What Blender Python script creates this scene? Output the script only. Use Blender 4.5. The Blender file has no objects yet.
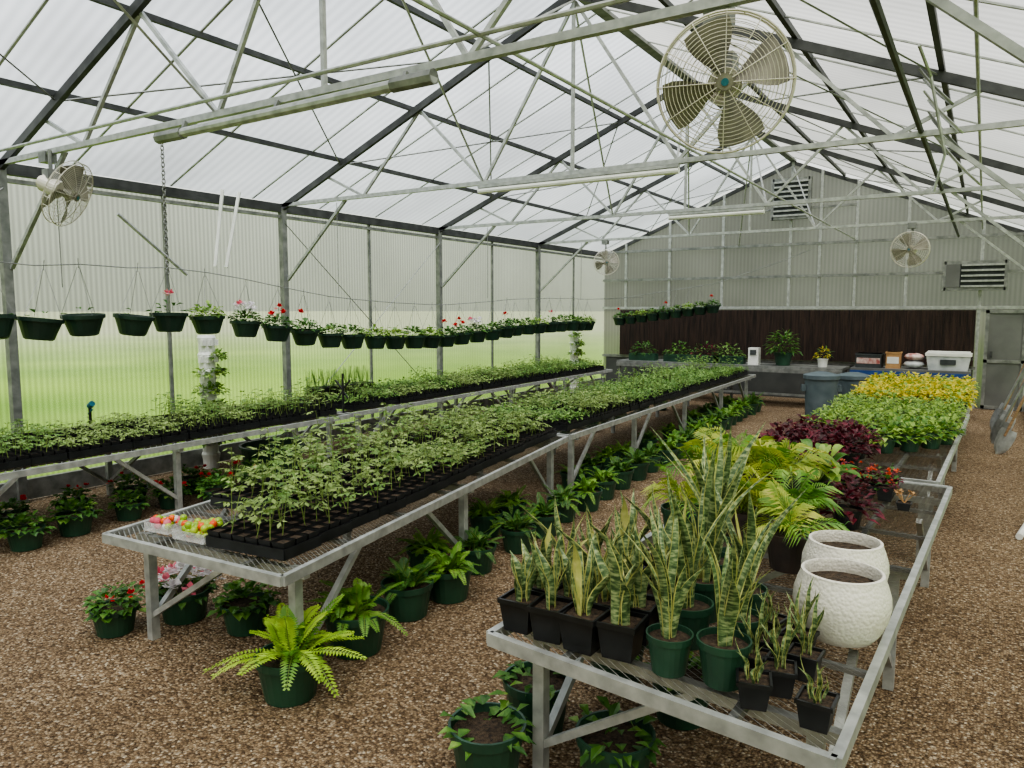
import bpy, math, random
import numpy as np
from mathutils import Vector, Matrix
random.seed(7)
R=random.random
def U(a,b): return a+(b-a)*R()
COL=bpy.context.scene.collection
# ---------------------------------------------------------------- materials
def new_mat(name):
    m=bpy.data.materials.new(name); m.use_nodes=True
    nt=m.node_tree; nt.nodes.clear()
    out=nt.nodes.new('ShaderNodeOutputMaterial')
    return m,nt,out
def N(nt,t,**kw):
    n=nt.nodes.new(t)
    for k,v in kw.items(): setattr(n,k,v)
    return n
def ramp(nt,stops):
    r=N(nt,'ShaderNodeValToRGB'); e=r.color_ramp.elements
    while len(e)<len(stops): e.new(0.5)
    for i,(p,c) in enumerate(stops):
        e[i].position=p; e[i].color=(c[0],c[1],c[2],1)
    return r
def srgb(r,g,b):
    f=lambda c:(c/255/12.92) if c/255<=0.04045 else ((c/255+0.055)/1.055)**2.4
    return (f(r),f(g),f(b))
def M_noise(name,c1,c2,rough=0.5,metal=0.0,scale=6.0,bump=0.0,bscale=60,transl=0.0,spec=0.5,c3=None,detail=4,vscale=None):
    m,nt,out=new_mat(name)
    tc=N(nt,'ShaderNodeTexCoord')
    no=N(nt,'ShaderNodeTexNoise'); no.inputs['Scale'].default_value=scale; no.inputs['Detail'].default_value=detail
    src=tc.outputs['Object']
    if vscale:
        mp=N(nt,'ShaderNodeMapping'); mp.inputs['Scale'].default_value=vscale
        nt.links.new(src,mp.inputs[0]); src=mp.outputs[0]
    nt.links.new(src,no.inputs['Vector'])
    st=[(0.32,c1),(0.68,c2)] if c3 is None else [(0.3,c1),(0.5,c2),(0.7,c3)]
    r=ramp(nt,st); nt.links.new(no.outputs['Fac'],r.inputs[0])
    b=N(nt,'ShaderNodeBsdfPrincipled'); b.inputs['Roughness'].default_value=rough; b.inputs['Metallic'].default_value=metal
    b.inputs['Specular IOR Level'].default_value=spec
    nt.links.new(r.outputs[0],b.inputs['Base Color'])
    if bump>0:
        n2=N(nt,'ShaderNodeTexNoise'); n2.inputs['Scale'].default_value=bscale
        nt.links.new(tc.outputs['Object'],n2.inputs['Vector'])
        bp=N(nt,'ShaderNodeBump'); bp.inputs['Strength'].default_value=bump; bp.inputs['Distance'].default_value=0.01
        nt.links.new(n2.outputs['Fac'],bp.inputs['Height']); nt.links.new(bp.outputs[0],b.inputs['Normal'])
    if transl>0:
        t=N(nt,'ShaderNodeBsdfTranslucent'); nt.links.new(r.outputs[0],t.inputs[0])
        mx=N(nt,'ShaderNodeMixShader'); mx.inputs[0].default_value=transl
        nt.links.new(b.outputs[0],mx.inputs[1]); nt.links.new(t.outputs[0],mx.inputs[2]); nt.links.new(mx.outputs[0],out.inputs[0])
    else: nt.links.new(b.outputs[0],out.inputs[0])
    return m
def leafm(name,a,b,c,rough=0.45,scale=9,tr=0.3): return M_noise(name,srgb(*a),srgb(*b),rough,0,scale,transl=tr,c3=srgb(*c))
MT={}
MT['alu']=M_noise('galvanized_steel',srgb(152,154,152),srgb(188,190,187),0.45,0.4,14)
MT['alud']=M_noise('weathered_steel',srgb(110,112,110),srgb(148,149,146),0.5,0.45,10)
MT['dark']=M_noise('dark_steel',srgb(52,53,54),srgb(76,77,77),0.55,0.2,8)  # backlit darkness of rafters and purlins put into the steel colour
MT['mesh']=M_noise('expanded_metal',srgb(146,148,146),srgb(184,186,182),0.45,0.4,20)
MT['white']=M_noise('white_plastic',srgb(222,222,217),srgb(236,236,232),0.4,0,5)
MT['fan']=M_noise('fan_enamel',srgb(190,184,172),srgb(216,210,198),0.45,0.1,5)
MT['fanbl']=M_noise('fan_blade',srgb(100,96,86),srgb(142,137,124),0.5,0.1,8)
MT['black']=M_noise('black_plastic',srgb(16,17,18),srgb(32,33,35),0.4,0,12)
MT['soil']=M_noise('potting_soil',srgb(30,22,16),srgb(84,68,52),0.95,0,60,bump=0.8,bscale=150)
MT['pot']=M_noise('green_pot_plastic',srgb(34,64,48),srgb(46,82,62),0.4,0,5)
MT['potd']=M_noise('dark_green_basket',srgb(22,44,36),srgb(34,62,50),0.45,0,5)
MT['brownpot']=M_noise('brown_pot_plastic',srgb(46,38,36),srgb(72,58,52),0.5,0,7)
MT['grey']=M_noise('grey_plastic',srgb(76,90,96),srgb(98,110,116),0.5,0,5)
MT['tomato']=leafm('tomato_leaf',(98,122,66),(138,160,90),(180,198,130))
MT['seed']=leafm('seedling_leaf',(82,120,54),(118,152,76),(160,190,112))
MT['fern']=leafm('fern_leaf',(66,112,38),(106,152,54),(152,188,82))
MT['fernd']=leafm('deep_fern_leaf',(46,84,36),(74,118,52),(112,152,74))
MT['fernl']=leafm('lime_fern_leaf',(130,172,50),(170,204,72),(196,220,96))
MT['palm']=leafm('palm_leaf',(96,132,44),(164,180,72),(212,208,108))
MT['broad']=leafm('broad_leaf',(54,94,36),(88,132,54),(146,176,88),0.35)
MT['dkleaf']=leafm('basket_leaf',(44,80,36),(70,112,48),(106,148,68))
MT['lett']=leafm('lettuce_leaf',(112,142,60),(148,178,82),(180,202,112))
MT['yel']=leafm('golden_leaf',(172,168,38),(214,198,62),(232,218,100))
MT['burg']=leafm('burgundy_leaf',(62,14,28),(102,30,48),(142,52,70),0.4)
MT['burgd']=leafm('dark_burgundy_leaf',(48,16,22),(80,30,36),(110,50,52),0.4)
MT['red']=leafm('red_petal',(176,12,20),(206,22,32),(226,46,52),0.5)
MT['orange']=leafm('orange_petal',(196,62,34),(214,86,50),(226,120,80),0.5)
MT['wpet']=leafm('white_petal',(225,220,222),(238,234,236),(246,240,244),0.5)
MT['pink']=leafm('pink_petal',(220,80,104),(232,120,144),(240,164,172),0.5)
MT['stem']=leafm('green_stem',(104,128,62),(128,150,76),(156,174,100))
MT['edge']=leafm('cream_leaf_edge',(150,154,84),(178,178,104),(206,202,136),0.4,20,0.1)
MT['tomred']=M_noise('ripe_tomato',srgb(206,60,24),srgb(226,110,36),0.25,0,9)
MT['tomgrn']=M_noise('green_tomato',srgb(120,160,40),srgb(170,186,60),0.25,0,9)
MT['wood']=M_noise('weathered_wood',srgb(120,96,70),srgb(160,130,98),0.7,0,6,vscale=(1,1,8))
MT['blue']=M_noise('blue_paint',srgb(28,58,112),srgb(40,78,140),0.5,0,6)
MT['teal']=M_noise('teal_plastic',srgb(16,84,100),srgb(30,104,120),0.4,0,6)
MT['tan']=M_noise('cardboard',srgb(160,120,80),srgb(190,150,104),0.8,0,6)
MT['bagw']=M_noise('soil_bag_white',srgb(170,176,178),srgb(214,216,216),0.45,0,5,bump=0.4,bscale=14)
MT['bagr']=M_noise('bag_print',srgb(150,50,44),srgb(226,214,206),0.5,0,9)
MT['dgrey']=M_noise('dark_shutter',srgb(50,54,56),srgb(74,78,80),0.5,0.2,6)
def clear():
    m,nt,out=new_mat('clear_plastic'); t=N(nt,'ShaderNodeBsdfTransparent'); g=N(nt,'ShaderNodeBsdfPrincipled'); g.inputs['Roughness'].default_value=.1
    mx=N(nt,'ShaderNodeMixShader'); mx.inputs[0].default_value=.22; nt.links.new(t.outputs[0],mx.inputs[1]); nt.links.new(g.outputs[0],mx.inputs[2]); nt.links.new(mx.outputs[0],out.inputs[0]); return m
MT['clear']=clear()
def snake_mat():
    m,nt,out=new_mat('snake_plant_leaf')
    tc=N(nt,'ShaderNodeTexCoord'); mp=N(nt,'ShaderNodeMapping'); mp.inputs['Scale'].default_value=(30,30,95)
    no=N(nt,'ShaderNodeTexNoise'); no.inputs['Scale'].default_value=1.0; no.inputs['Detail'].default_value=3
    nt.links.new(tc.outputs['Object'],mp.inputs[0]); nt.links.new(mp.outputs[0],no.inputs['Vector'])
    r=ramp(nt,[(0.38,srgb(56,80,50)),(0.5,srgb(96,118,76)),(0.62,srgb(154,166,120))]); nt.links.new(no.outputs['Fac'],r.inputs[0])
    b=N(nt,'ShaderNodeBsdfPrincipled'); b.inputs['Roughness'].default_value=0.38
    nt.links.new(r.outputs[0],b.inputs['Base Color']); nt.links.new(b.outputs[0],out.inputs[0]); return m
MT['snake']=snake_mat()
def gravel_mat():
    m,nt,out=new_mat('pea_gravel')
    tc=N(nt,'ShaderNodeTexCoord')
    v=N(nt,'ShaderNodeTexVoronoi'); v.inputs['Scale'].default_value=76; nt.links.new(tc.outputs['Object'],v.inputs['Vector'])
    v2=N(nt,'ShaderNodeTexVoronoi'); v2.inputs['Scale'].default_value=44; nt.links.new(tc.outputs['Object'],v2.inputs['Vector'])
    sep=N(nt,'ShaderNodeSeparateColor'); nt.links.new(v.outputs['Color'],sep.inputs[0])
    r=ramp(nt,[(0.0,srgb(96,78,60)),(0.3,srgb(132,111,88)),(0.6,srgb(158,136,111)),(0.87,srgb(182,162,138)),(1.0,srgb(216,204,186))])
    nt.links.new(sep.outputs[0],r.inputs[0])
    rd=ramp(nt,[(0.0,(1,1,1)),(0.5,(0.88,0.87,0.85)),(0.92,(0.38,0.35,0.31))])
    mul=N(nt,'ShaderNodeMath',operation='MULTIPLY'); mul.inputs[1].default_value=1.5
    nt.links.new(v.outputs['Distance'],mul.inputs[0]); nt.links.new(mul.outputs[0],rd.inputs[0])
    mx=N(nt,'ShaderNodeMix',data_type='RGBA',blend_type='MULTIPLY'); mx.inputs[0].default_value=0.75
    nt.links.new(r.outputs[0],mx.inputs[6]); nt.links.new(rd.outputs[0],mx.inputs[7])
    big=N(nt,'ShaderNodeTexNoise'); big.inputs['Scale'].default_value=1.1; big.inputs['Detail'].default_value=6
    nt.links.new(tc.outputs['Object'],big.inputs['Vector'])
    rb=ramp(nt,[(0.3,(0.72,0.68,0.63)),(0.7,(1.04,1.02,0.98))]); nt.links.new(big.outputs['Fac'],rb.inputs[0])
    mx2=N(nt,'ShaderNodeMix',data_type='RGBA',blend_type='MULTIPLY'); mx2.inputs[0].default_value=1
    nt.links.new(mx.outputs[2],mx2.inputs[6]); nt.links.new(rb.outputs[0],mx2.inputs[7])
    b=N(nt,'ShaderNodeBsdfPrincipled'); b.inputs['Roughness'].default_value=0.85; b.inputs['Specular IOR Level'].default_value=0.25
    nt.links.new(mx2.outputs[2],b.inputs['Base Color'])
    ad=N(nt,'ShaderNodeMath',operation='ADD'); nt.links.new(v.outputs['Distance'],ad.inputs[0]); nt.links.new(v2.outputs['Distance'],ad.inputs[1])
    bp=N(nt,'ShaderNodeBump',invert=True); bp.inputs['Strength'].default_value=0.8; bp.inputs['Distance'].default_value=0.016
    nt.links.new(ad.outputs[0],bp.inputs['Height']); nt.links.new(bp.outputs[0],b.inputs['Normal'])
    nt.links.new(b.outputs[0],out.inputs[0]); return m
MT['gravel']=gravel_mat()
def poly_mat(name,trans_c,transl_c,ft,fd,axis,period,dcol=(0.7,0.72,0.7),rib=0.86,nlo=.7):
    m,nt,out=new_mat(name)
    tc=N(nt,'ShaderNodeTexCoord'); sp=N(nt,'ShaderNodeSeparateXYZ'); nt.links.new(tc.outputs['Object'],sp.inputs[0])
    mu=N(nt,'ShaderNodeMath',operation='MULTIPLY'); mu.inputs[1].default_value=2*math.pi/period
    nt.links.new(sp.outputs[axis],mu.inputs[0])
    si=N(nt,'ShaderNodeMath',operation='SINE'); nt.links.new(mu.outputs[0],si.inputs[0])
    mr=N(nt,'ShaderNodeMapRange'); mr.inputs[1].default_value=-1; mr.inputs[2].default_value=1; mr.inputs[3].default_value=rib; mr.inputs[4].default_value=1.0
    nt.links.new(si.outputs[0],mr.inputs[0])
    no=N(nt,'ShaderNodeTexNoise'); no.inputs['Scale'].default_value=0.5; no.inputs['Detail'].default_value=4; nt.links.new(tc.outputs['Object'],no.inputs['Vector'])
    mr2=N(nt,'ShaderNodeMapRange'); mr2.inputs[1].default_value=0.3; mr2.inputs[2].default_value=0.7; mr2.inputs[3].default_value=nlo; mr2.inputs[4].default_value=1.0
    nt.links.new(no.outputs['Fac'],mr2.inputs[0])
    mm=N(nt,'ShaderNodeMath',operation='MULTIPLY'); nt.links.new(mr.outputs[0],mm.inputs[0]); nt.links.new(mr2.outputs[0],mm.inputs[1])
    def tint(c):
        x=N(nt,'ShaderNodeMix',data_type='RGBA',blend_type='MULTIPLY'); x.inputs[0].default_value=1
        x.inputs[6].default_value=(*c,1); nt.links.new(mm.outputs[0],x.inputs[7]); return x.outputs[2]
    t=N(nt,'ShaderNodeBsdfTransparent'); nt.links.new(tint(trans_c),t.inputs[0])
    tl=N(nt,'ShaderNodeBsdfTranslucent'); nt.links.new(tint(transl_c),tl.inputs[0])
    d=N(nt,'ShaderNodeBsdfPrincipled'); d.inputs['Roughness'].default_value=0.35; nt.links.new(tint(dcol),d.inputs['Base Color'])
    a=N(nt,'ShaderNodeMixShader'); a.inputs[0].default_value=fd; nt.links.new(tl.outputs[0],a.inputs[1]); nt.links.new(d.outputs[0],a.inputs[2])
    b=N(nt,'ShaderNodeMixShader'); b.inputs[0].default_value=ft; nt.links.new(a.outputs[0],b.inputs[1]); nt.links.new(t.outputs[0],b.inputs[2])
    nt.links.new(b.outputs[0],out.inputs[0]); return m
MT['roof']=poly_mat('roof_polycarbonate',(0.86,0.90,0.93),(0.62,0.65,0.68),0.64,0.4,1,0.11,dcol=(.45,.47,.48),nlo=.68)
MT['roof2']=poly_mat('roof_polycarbonate_shaded',(0.72,0.72,0.69),(0.50,0.50,0.48),0.6,0.4,1,0.11,dcol=(.4,.4,.38),nlo=.68)  # right slope's dark shading put into dimmer, warmer panel colours
MT['wallL']=poly_mat('wall_polycarbonate',(0.74,0.75,0.69),(0.52,0.54,0.47),0.72,0.35,1,0.055,dcol=(0.42,0.43,0.39),rib=0.74,nlo=.78)
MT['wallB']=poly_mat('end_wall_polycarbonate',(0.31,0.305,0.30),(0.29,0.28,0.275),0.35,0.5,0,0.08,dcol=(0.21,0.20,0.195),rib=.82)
def lawn():
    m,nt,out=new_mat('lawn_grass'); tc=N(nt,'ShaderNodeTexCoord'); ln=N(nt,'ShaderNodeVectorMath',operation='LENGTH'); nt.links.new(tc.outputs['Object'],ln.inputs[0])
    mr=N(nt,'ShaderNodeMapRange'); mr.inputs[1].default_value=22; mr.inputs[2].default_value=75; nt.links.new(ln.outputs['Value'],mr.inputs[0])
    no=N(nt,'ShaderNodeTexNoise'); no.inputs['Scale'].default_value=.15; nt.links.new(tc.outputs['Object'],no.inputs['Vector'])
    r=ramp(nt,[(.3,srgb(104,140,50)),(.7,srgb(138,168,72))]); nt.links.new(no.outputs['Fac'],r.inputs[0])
    mx=N(nt,'ShaderNodeMix',data_type='RGBA'); mx.inputs[7].default_value=(*srgb(162,166,142),1); nt.links.new(mr.outputs[0],mx.inputs[0]); nt.links.new(r.outputs[0],mx.inputs[6])  # far grass fades into a painted pale haze
    b=N(nt,'ShaderNodeBsdfDiffuse'); nt.links.new(mx.outputs[2],b.inputs[0]); nt.links.new(b.outputs[0],out.inputs[0]); return m
MT['lawn']=lawn()
MT['pad']=M_noise('cooling_pad',srgb(28,20,17),srgb(60,44,36),0.9,0,1.0,vscale=(28,1,2),bump=0.5,bscale=40)
MT['coat']=M_noise('grey_panel',srgb(90,91,89),srgb(112,113,110),0.6,0,2)
MT['skirt']=M_noise('end_wall_base',srgb(52,54,54),srgb(78,80,78),0.7,0,2)
def ceramic():
    m,nt,out=new_mat('white_textured_ceramic')
    tc=N(nt,'ShaderNodeTexCoord'); v=N(nt,'ShaderNodeTexVoronoi'); v.inputs['Scale'].default_value=75; nt.links.new(tc.outputs['Object'],v.inputs['Vector'])
    b=N(nt,'ShaderNodeBsdfPrincipled'); b.inputs['Base Color'].default_value=(*srgb(226,221,210),1); b.inputs['Roughness'].default_value=0.45
    bp=N(nt,'ShaderNodeBump',invert=True); bp.inputs['Strength'].default_value=0.6; bp.inputs['Distance'].default_value=0.005
    nt.links.new(v.outputs['Distance'],bp.inputs['Height']); nt.links.new(bp.outputs[0],b.inputs['Normal']); nt.links.new(b.outputs[0],out.inputs[0]); return m
MT['ceramic']=ceramic()
# ---------------------------------------------------------------- mesh builder
Z=Vector((0,0,1))
class MB:
    def __init__(s): s.v=[]; s.f=[]; s.m=[]; s.names=[]
    def mi(s,name):
        if name not in s.names: s.names.append(name)
        return s.names.index(name)
    def quad(s,pts,mat):
        o=len(s.v); s.v.extend([tuple(p) for p in pts]); s.f.append(tuple(range(o,o+len(pts)))); s.m.append(s.mi(mat))
    def faces(s,pts,fs,mat):
        o=len(s.v); s.v.extend([tuple(p) for p in pts]); k=s.mi(mat)
        for f in fs: s.f.append(tuple(i+o for i in f)); s.m.append(k)
    def box(s,lo,hi,mat,M=None):
        x0,y0,z0=lo; x1,y1,z1=hi
        p=[Vector(q) for q in ((x0,y0,z0),(x1,y0,z0),(x1,y1,z0),(x0,y1,z0),(x0,y0,z1),(x1,y0,z1),(x1,y1,z1),(x0,y1,z1))]
        if M: p=[M@q for q in p]
        s.faces(p,[(0,3,2,1),(4,5,6,7),(0,1,5,4),(1,2,6,5),(2,3,7,6),(3,0,4,7)],mat)
    def beam(s,a,b,w,h,mat):
        a=Vector(a); b=Vector(b); d=(b-a); d.normalize()
        sd=d.cross(Z)
        if sd.length<1e-3: sd=Vector((1,0,0))
        sd.normalize(); up=sd.cross(d)
        pts=[]
        for q in (a,b):
            for i,j in ((-1,-1),(1,-1),(1,1),(-1,1)): pts.append(q+sd*(i*w/2)+up*(j*h/2))
        s.faces(pts,[(0,1,2,3),(4,7,6,5),(0,4,5,1),(1,5,6,2),(2,6,7,3),(3,7,4,0)],mat)
    def tube(s,path,r,mat,n=6,closed=False):
        path=[Vector(p) for p in path]; k=len(path); pts=[]
        for i,p in enumerate(path):
            if closed: d=path[(i+1)%k]-path[i-1]
            else: d=path[min(i+1,k-1)]-path[max(i-1,0)]
            d.normalize(); sd=d.cross(Z)
            if sd.length<1e-3: sd=Vector((1,0,0))
            sd.normalize(); up=sd.cross(d)
            rr=r[i] if isinstance(r,(list,tuple)) else r
            for j in range(n):
                a=2*math.pi*j/n; pts.append(p+sd*(math.cos(a)*rr)+up*(math.sin(a)*rr))
        fs=[]
        for i in range(k if closed else k-1):
            for j in range(n):
                a=i*n+j; b=i*n+(j+1)%n; c=((i+1)%k)*n+(j+1)%n; e=((i+1)%k)*n+j
                fs.append((a,b,c,e))
        if not closed: fs.append(tuple(range(n-1,-1,-1))); fs.append(tuple(range((k-1)*n,k*n)))
        s.faces(pts,fs,mat)
    def lathe(s,prof,mat,n=24,c=(0,0,0),cap=False):
        pts=[]; fs=[]
        for r,z in prof:
            for j in range(n):
                a=2*math.pi*j/n; pts.append((c[0]+r*math.cos(a),c[1]+r*math.sin(a),c[2]+z))
        for i in range(len(prof)-1):
            for j in range(n): fs.append((i*n+j,i*n+(j+1)%n,(i+1)*n+(j+1)%n,(i+1)*n+j))
        fs.append(tuple(range(n-1,-1,-1)))
        if cap: fs.append(tuple(range((len(prof)-1)*n,len(prof)*n)))
        s.faces(pts,fs,mat)
    def disc(s,c,r,mat,n=20,bumpy=0):
        pts=[(c[0],c[1],c[2]+bumpy)]+[(c[0]+r*math.cos(2*math.pi*j/n),c[1]+r*math.sin(2*math.pi*j/n),c[2]) for j in range(n)]
        s.faces(pts,[(0,1+j,1+(j+1)%n) for j in range(n)],mat)
    def kite(s,b,d,sd,L,W,mat,dr=0.0):
        b=Vector(b); m=b+d*(L*0.45); t=b+d*L-Z*(dr*L)
        s.quad([b,m+sd*(W/2),t,m-sd*(W/2)],mat)
    def leaf(s,b,d,L,W,mat,droop=0.3,seg=4,fold=0.15,shape='oval'):
        b=Vector(b); d=Vector(d).normalized(); sd=d.cross(Z)
        if sd.length<1e-3: sd=Vector((1,0,0))
        sd.normalize(); pts=[]
        for i in range(seg+1):
            t=i/seg; p=b+d*(L*t)-Z*(droop*L*t*t)
            w=math.sin(math.pi*min(1,(t*0.92+0.06)))**0.8
            w*=W/2
            if i==seg: w*=0.12
            u=Z*(fold*w*2)
            pts+= [p+sd*w+u,p,p-sd*w+u]
        fs=[]
        for i in range(seg):
            a=i*3; fs+=[(a,a+1,a+4,a+3),(a+1,a+2,a+5,a+4)]
        s.faces(pts,fs,mat)
    def frond(s,b,az,elev,L,pl,pw,n,droop,mat,up=0.15,stem='stem',fwd=.45,pdroop=.15):
        b=Vector(b); h=Vector((math.cos(az),math.sin(az),0)); d=h*math.cos(elev)+Z*math.sin(elev)
        sd=h.cross(Z); P=lambda t:b+d*(L*t)-Z*(droop*L*t*t)
        s.tube([P(i/4) for i in range(5)],[0.004,0.0035,0.003,0.002,0.001],stem,3)
        for i in range(n):
            t=0.12+0.88*i/(n-1); p=P(t); tg=(P(min(1,t+.05))-P(t-.05)).normalized()
            l=pl*(math.sin(math.pi*(0.12+0.80*t)))**0.8
            for q in (-1,1):
                dd=(sd*q+tg*fwd+Z*(up+U(-.1,.1))).normalized(); s.kite(p,dd,tg,l,pw,mat,pdroop)
        s.kite(P(.97),d,sd,pl*.5,pw,mat,0.5)
    def bush(s,c,r,h,n,L,W,mats,low=-0.1,seg=2):
        c=Vector(c)
        for i in range(n):
            a=U(0,2*math.pi); e=math.asin(U(low,1)); q=U(0.45,1)
            d=Vector((math.cos(a)*math.cos(e),math.sin(a)*math.cos(e),math.sin(e)))
            p=c+Vector((d.x*r*q,d.y*r*q,d.z*h*q)); d2=(d+Vector((U(-.6,.6),U(-.6,.6),U(-.3,.3)))); d2.z*=0.5
            if d2.length<.1: d2=Vector((1,0,0))
            s.leaf(p,d2,L*U(.7,1.2),W*U(.7,1.2),random.choice(mats),U(0.1,.5),seg,0.2)
    def flower(s,c,r,mat,n=10):
        c=Vector(c)
        for i in range(n):
            a=U(0,6.28); e=U(-.3,1.4); d=Vector((math.cos(a)*math.cos(e),math.sin(a)*math.cos(e),math.sin(e)))
            sd=d.cross(Z+Vector((.1,0,0))).normalized(); s.kite(c+d*r*.3,d,sd,r*.9,r*.9,mat)
    def add(s,o,M):
        off=len(s.v); A=np.array(o.v); mm=np.array(M)
        B=A@mm[:3,:3].T+mm[:3,3]; s.v.extend(map(tuple,B.tolist()))
        mp=[s.mi(n) for n in o.names]
        s.f.extend([tuple(i+off for i in f) for f in o.f]); s.m.extend([mp[k] for k in o.m])
    def mesh(s,name,smooth=False):
        me=bpy.data.meshes.new(name); me.from_pydata(s.v,[],s.f)
        for n in s.names: me.materials.append(MT[n])
        me.polygons.foreach_set('material_index',s.m)
        if smooth: me.polygons.foreach_set('use_smooth',[True]*len(s.f))
        me.update(); return me
def put(me,name,loc=(0,0,0),rot=(0,0,0),sc=1.0):
    o=bpy.data.objects.new(name,me); COL.objects.link(o); o.location=loc; o.rotation_euler=rot
    o.scale=(sc,sc,sc) if not isinstance(sc,tuple) else sc
    return o
def TR(x,y,z,rz=0,s=1.0): return Matrix.Translation((x,y,z))@Matrix.Rotation(rz,4,'Z')@Matrix.Scale(s,4)
def smooth_auto(me,ang=0.7):
    me.polygons.foreach_set('use_smooth',[True]*len(me.polygons))
    try: me.set_sharp_from_angle(angle=ang)
    except Exception: pass
# ---------------------------------------------------------------- room shell
XL,XR,YB,YF=-8.0,0.8,16.85,-3.3; XC=(XL+XR)/2; ZE,ZR=3.25,5.05
TY=[0.05,3.45,6.8,10.15,13.5,16.8]
def rz(x): return ZE+(ZR-ZE)*(1-abs(x-XC)/(XR-XC))
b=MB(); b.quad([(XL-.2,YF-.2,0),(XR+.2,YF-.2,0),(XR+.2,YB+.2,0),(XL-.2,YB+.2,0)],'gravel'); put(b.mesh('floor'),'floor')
b=MB(); b.quad([(XL,YF,0),(XL,YB,0),(XL,YB,ZE),(XL,YF,ZE)],'wallL'); put(b.mesh('wall_left'),'wall_left')
b=MB(); b.quad([(XR,YF,0),(XR,YB,0),(XR,YB,ZE),(XR,YF,ZE)],'wallL'); put(b.mesh('wall_right'),'wall_right')
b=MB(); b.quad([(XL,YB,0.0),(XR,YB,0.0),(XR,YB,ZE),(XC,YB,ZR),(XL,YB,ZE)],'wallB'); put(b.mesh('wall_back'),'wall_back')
b=MB(); b.quad([(XL,YF,0),(XR,YF,0),(XR,YF,ZE),(XC,YF,ZR),(XL,YF,ZE)],'wallL'); put(b.mesh('wall_front'),'wall_front')
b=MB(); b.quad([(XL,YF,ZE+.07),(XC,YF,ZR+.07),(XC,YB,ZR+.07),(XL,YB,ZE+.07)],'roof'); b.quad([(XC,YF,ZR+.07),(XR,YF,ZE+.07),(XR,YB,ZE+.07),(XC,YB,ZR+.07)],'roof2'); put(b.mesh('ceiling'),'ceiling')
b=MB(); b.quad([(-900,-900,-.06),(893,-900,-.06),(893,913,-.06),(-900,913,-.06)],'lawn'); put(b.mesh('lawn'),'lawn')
# trusses
for y in TY:
    b=MB()
    if y<16: 
        b.beam((XL+.06,y,0),(XL+.06,y,ZE),.08,.08,'alud'); b.beam((XR-.06,y,0),(XR-.06,y,ZE),.08,.08,'alud')
    b.beam((XL+.03,y,ZE-.02),(XC,y,ZR-.04),.045,.075,'dark'); b.beam((XC,y,ZR-.04),(XR-.03,y,ZE-.02),.045,.075,'dark')
    if y<16:
        b.beam((XL+.03,y,ZE+.03),(XR-.03,y,ZE+.03),.045,.045,'alu')
        for sgn in (-1,1):
            b.beam((XC,y+.03,ZR-.1),(XC+sgn*1.1,y+.03,ZE+.04),.03,.03,'alu')
            b.beam((XC+sgn*1.1,y+.03,ZE+.04),(XC+sgn*2.0,y+.03,rz(XC+sgn*2.0)-.05),.03,.03,'alu')
            b.beam((XC+sgn*2.0,y+.03,rz(XC+sgn*2.0)-.05),(XC+sgn*2.9,y+.03,ZE+.04),.03,.03,'alu')
            b.beam((XC+sgn*2.9,y+.03,ZE+.04),(XC+sgn*3.5,y+.03,rz(XC+sgn*3.5)-.05),.03,.03,'alu')
            b.beam((XC+sgn*4.3,y+.03,2.3),(XC+sgn*3.2,y+.03,ZE+.02),.035,.035,'alu')
        b.beam((XC,y,ZR-.1),(XC,y,ZE+.04),.03,.03,'alu')
    put(b.mesh('roof_truss'),'roof_truss')
b=MB()
for x in (-6.85,-5.72,-4.62,-2.58,-1.48,-.38):
    b.beam((x,YF+.03,rz(x)+.03),(x,YB-.03,rz(x)+.03),.04,.05,'dark')
b.beam((XC,YF+.03,ZR),(XC,YB-.03,ZR),.12,.04,'alud')
put(b.mesh('roof_purlins'),'roof_purlins')
b=MB(); y=YF+.6
while y<YB-.2:
    b.beam((XL+.05,y,ZE+.065),(XC,y,ZR+.045),.022,.012,'alu'); b.beam((XC,y,ZR+.045),(XR-.05,y,ZE+.065),.022,.012,'alu'); y+=1.13
put(b.mesh('roof_glazing_bars'),'roof_glazing_bars')
b=MB()
for x,s in ((XL+.05,1),(XR-.05,-1)): b.beam((x,YF,ZE-.01),(x,YB,ZE-.01),.08,.11,'dark'); b.beam((x,YF,ZE-.12),(x,YB,ZE-.12),.05,.04,'alud')
put(b.mesh('trim_eave'),'trim_eave')
b=MB()
for i in range(len(TY)-1):
    y0,y1=TY[i],TY[i+1]
    for xa,xb in ((-6.85,-4.62),(-2.58,-.4)):
        b.tube([(xa,y0,rz(xa)-.03),(xb,y1,rz(xb)-.03)],.009,'alud',4); b.tube([(xb,y0,rz(xb)-.03),(xa,y1,rz(xa)-.03)],.009,'alud',4)
    b.tube([(XC,y0,ZR-.1),(XC-1.1,y1,ZE+.05)],.012,'alu',4)
    b.tube([(XC,y1,ZR-.1),(XC+1.1,y0,ZE+.05)],.012,'alu',4)
    if i in (0,2): 
        b.tube([(XL+.1,y0,.3),(XL+.1,y1,ZE-.2)],.007,'alud',4); b.tube([(XL+.1,y1,.3),(XL+.1,y0,ZE-.2)],.007,'alud',4)
put(b.mesh('brace_rods'),'brace_rods')
b=MB()
for i in range(-1,len(TY)-1):
    y=(TY[i]+TY[i+1])/2 if i>=0 else -1.6
    b.beam((XL+.03,y,0),(XL+.03,y,ZE),.03,.04,'alud'); b.beam((XR-.03,y,0),(XR-.03,y,ZE),.03,.04,'alud')
b.beam((XL+.03,YF,.12),(XL+.03,YB,.12),.05,.2,'alud'); b.beam((XR-.03,YF,.12),(XR-.03,YB,.12),.05,.2,'alud')
for z in (1.2,2.3): b.beam((XR-.03,YF,z),(XR-.03,YB,z),.04,.05,'alud')
put(b.mesh('trim_side'),'trim_side')
b=MB()
yb=YB-.05
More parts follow.
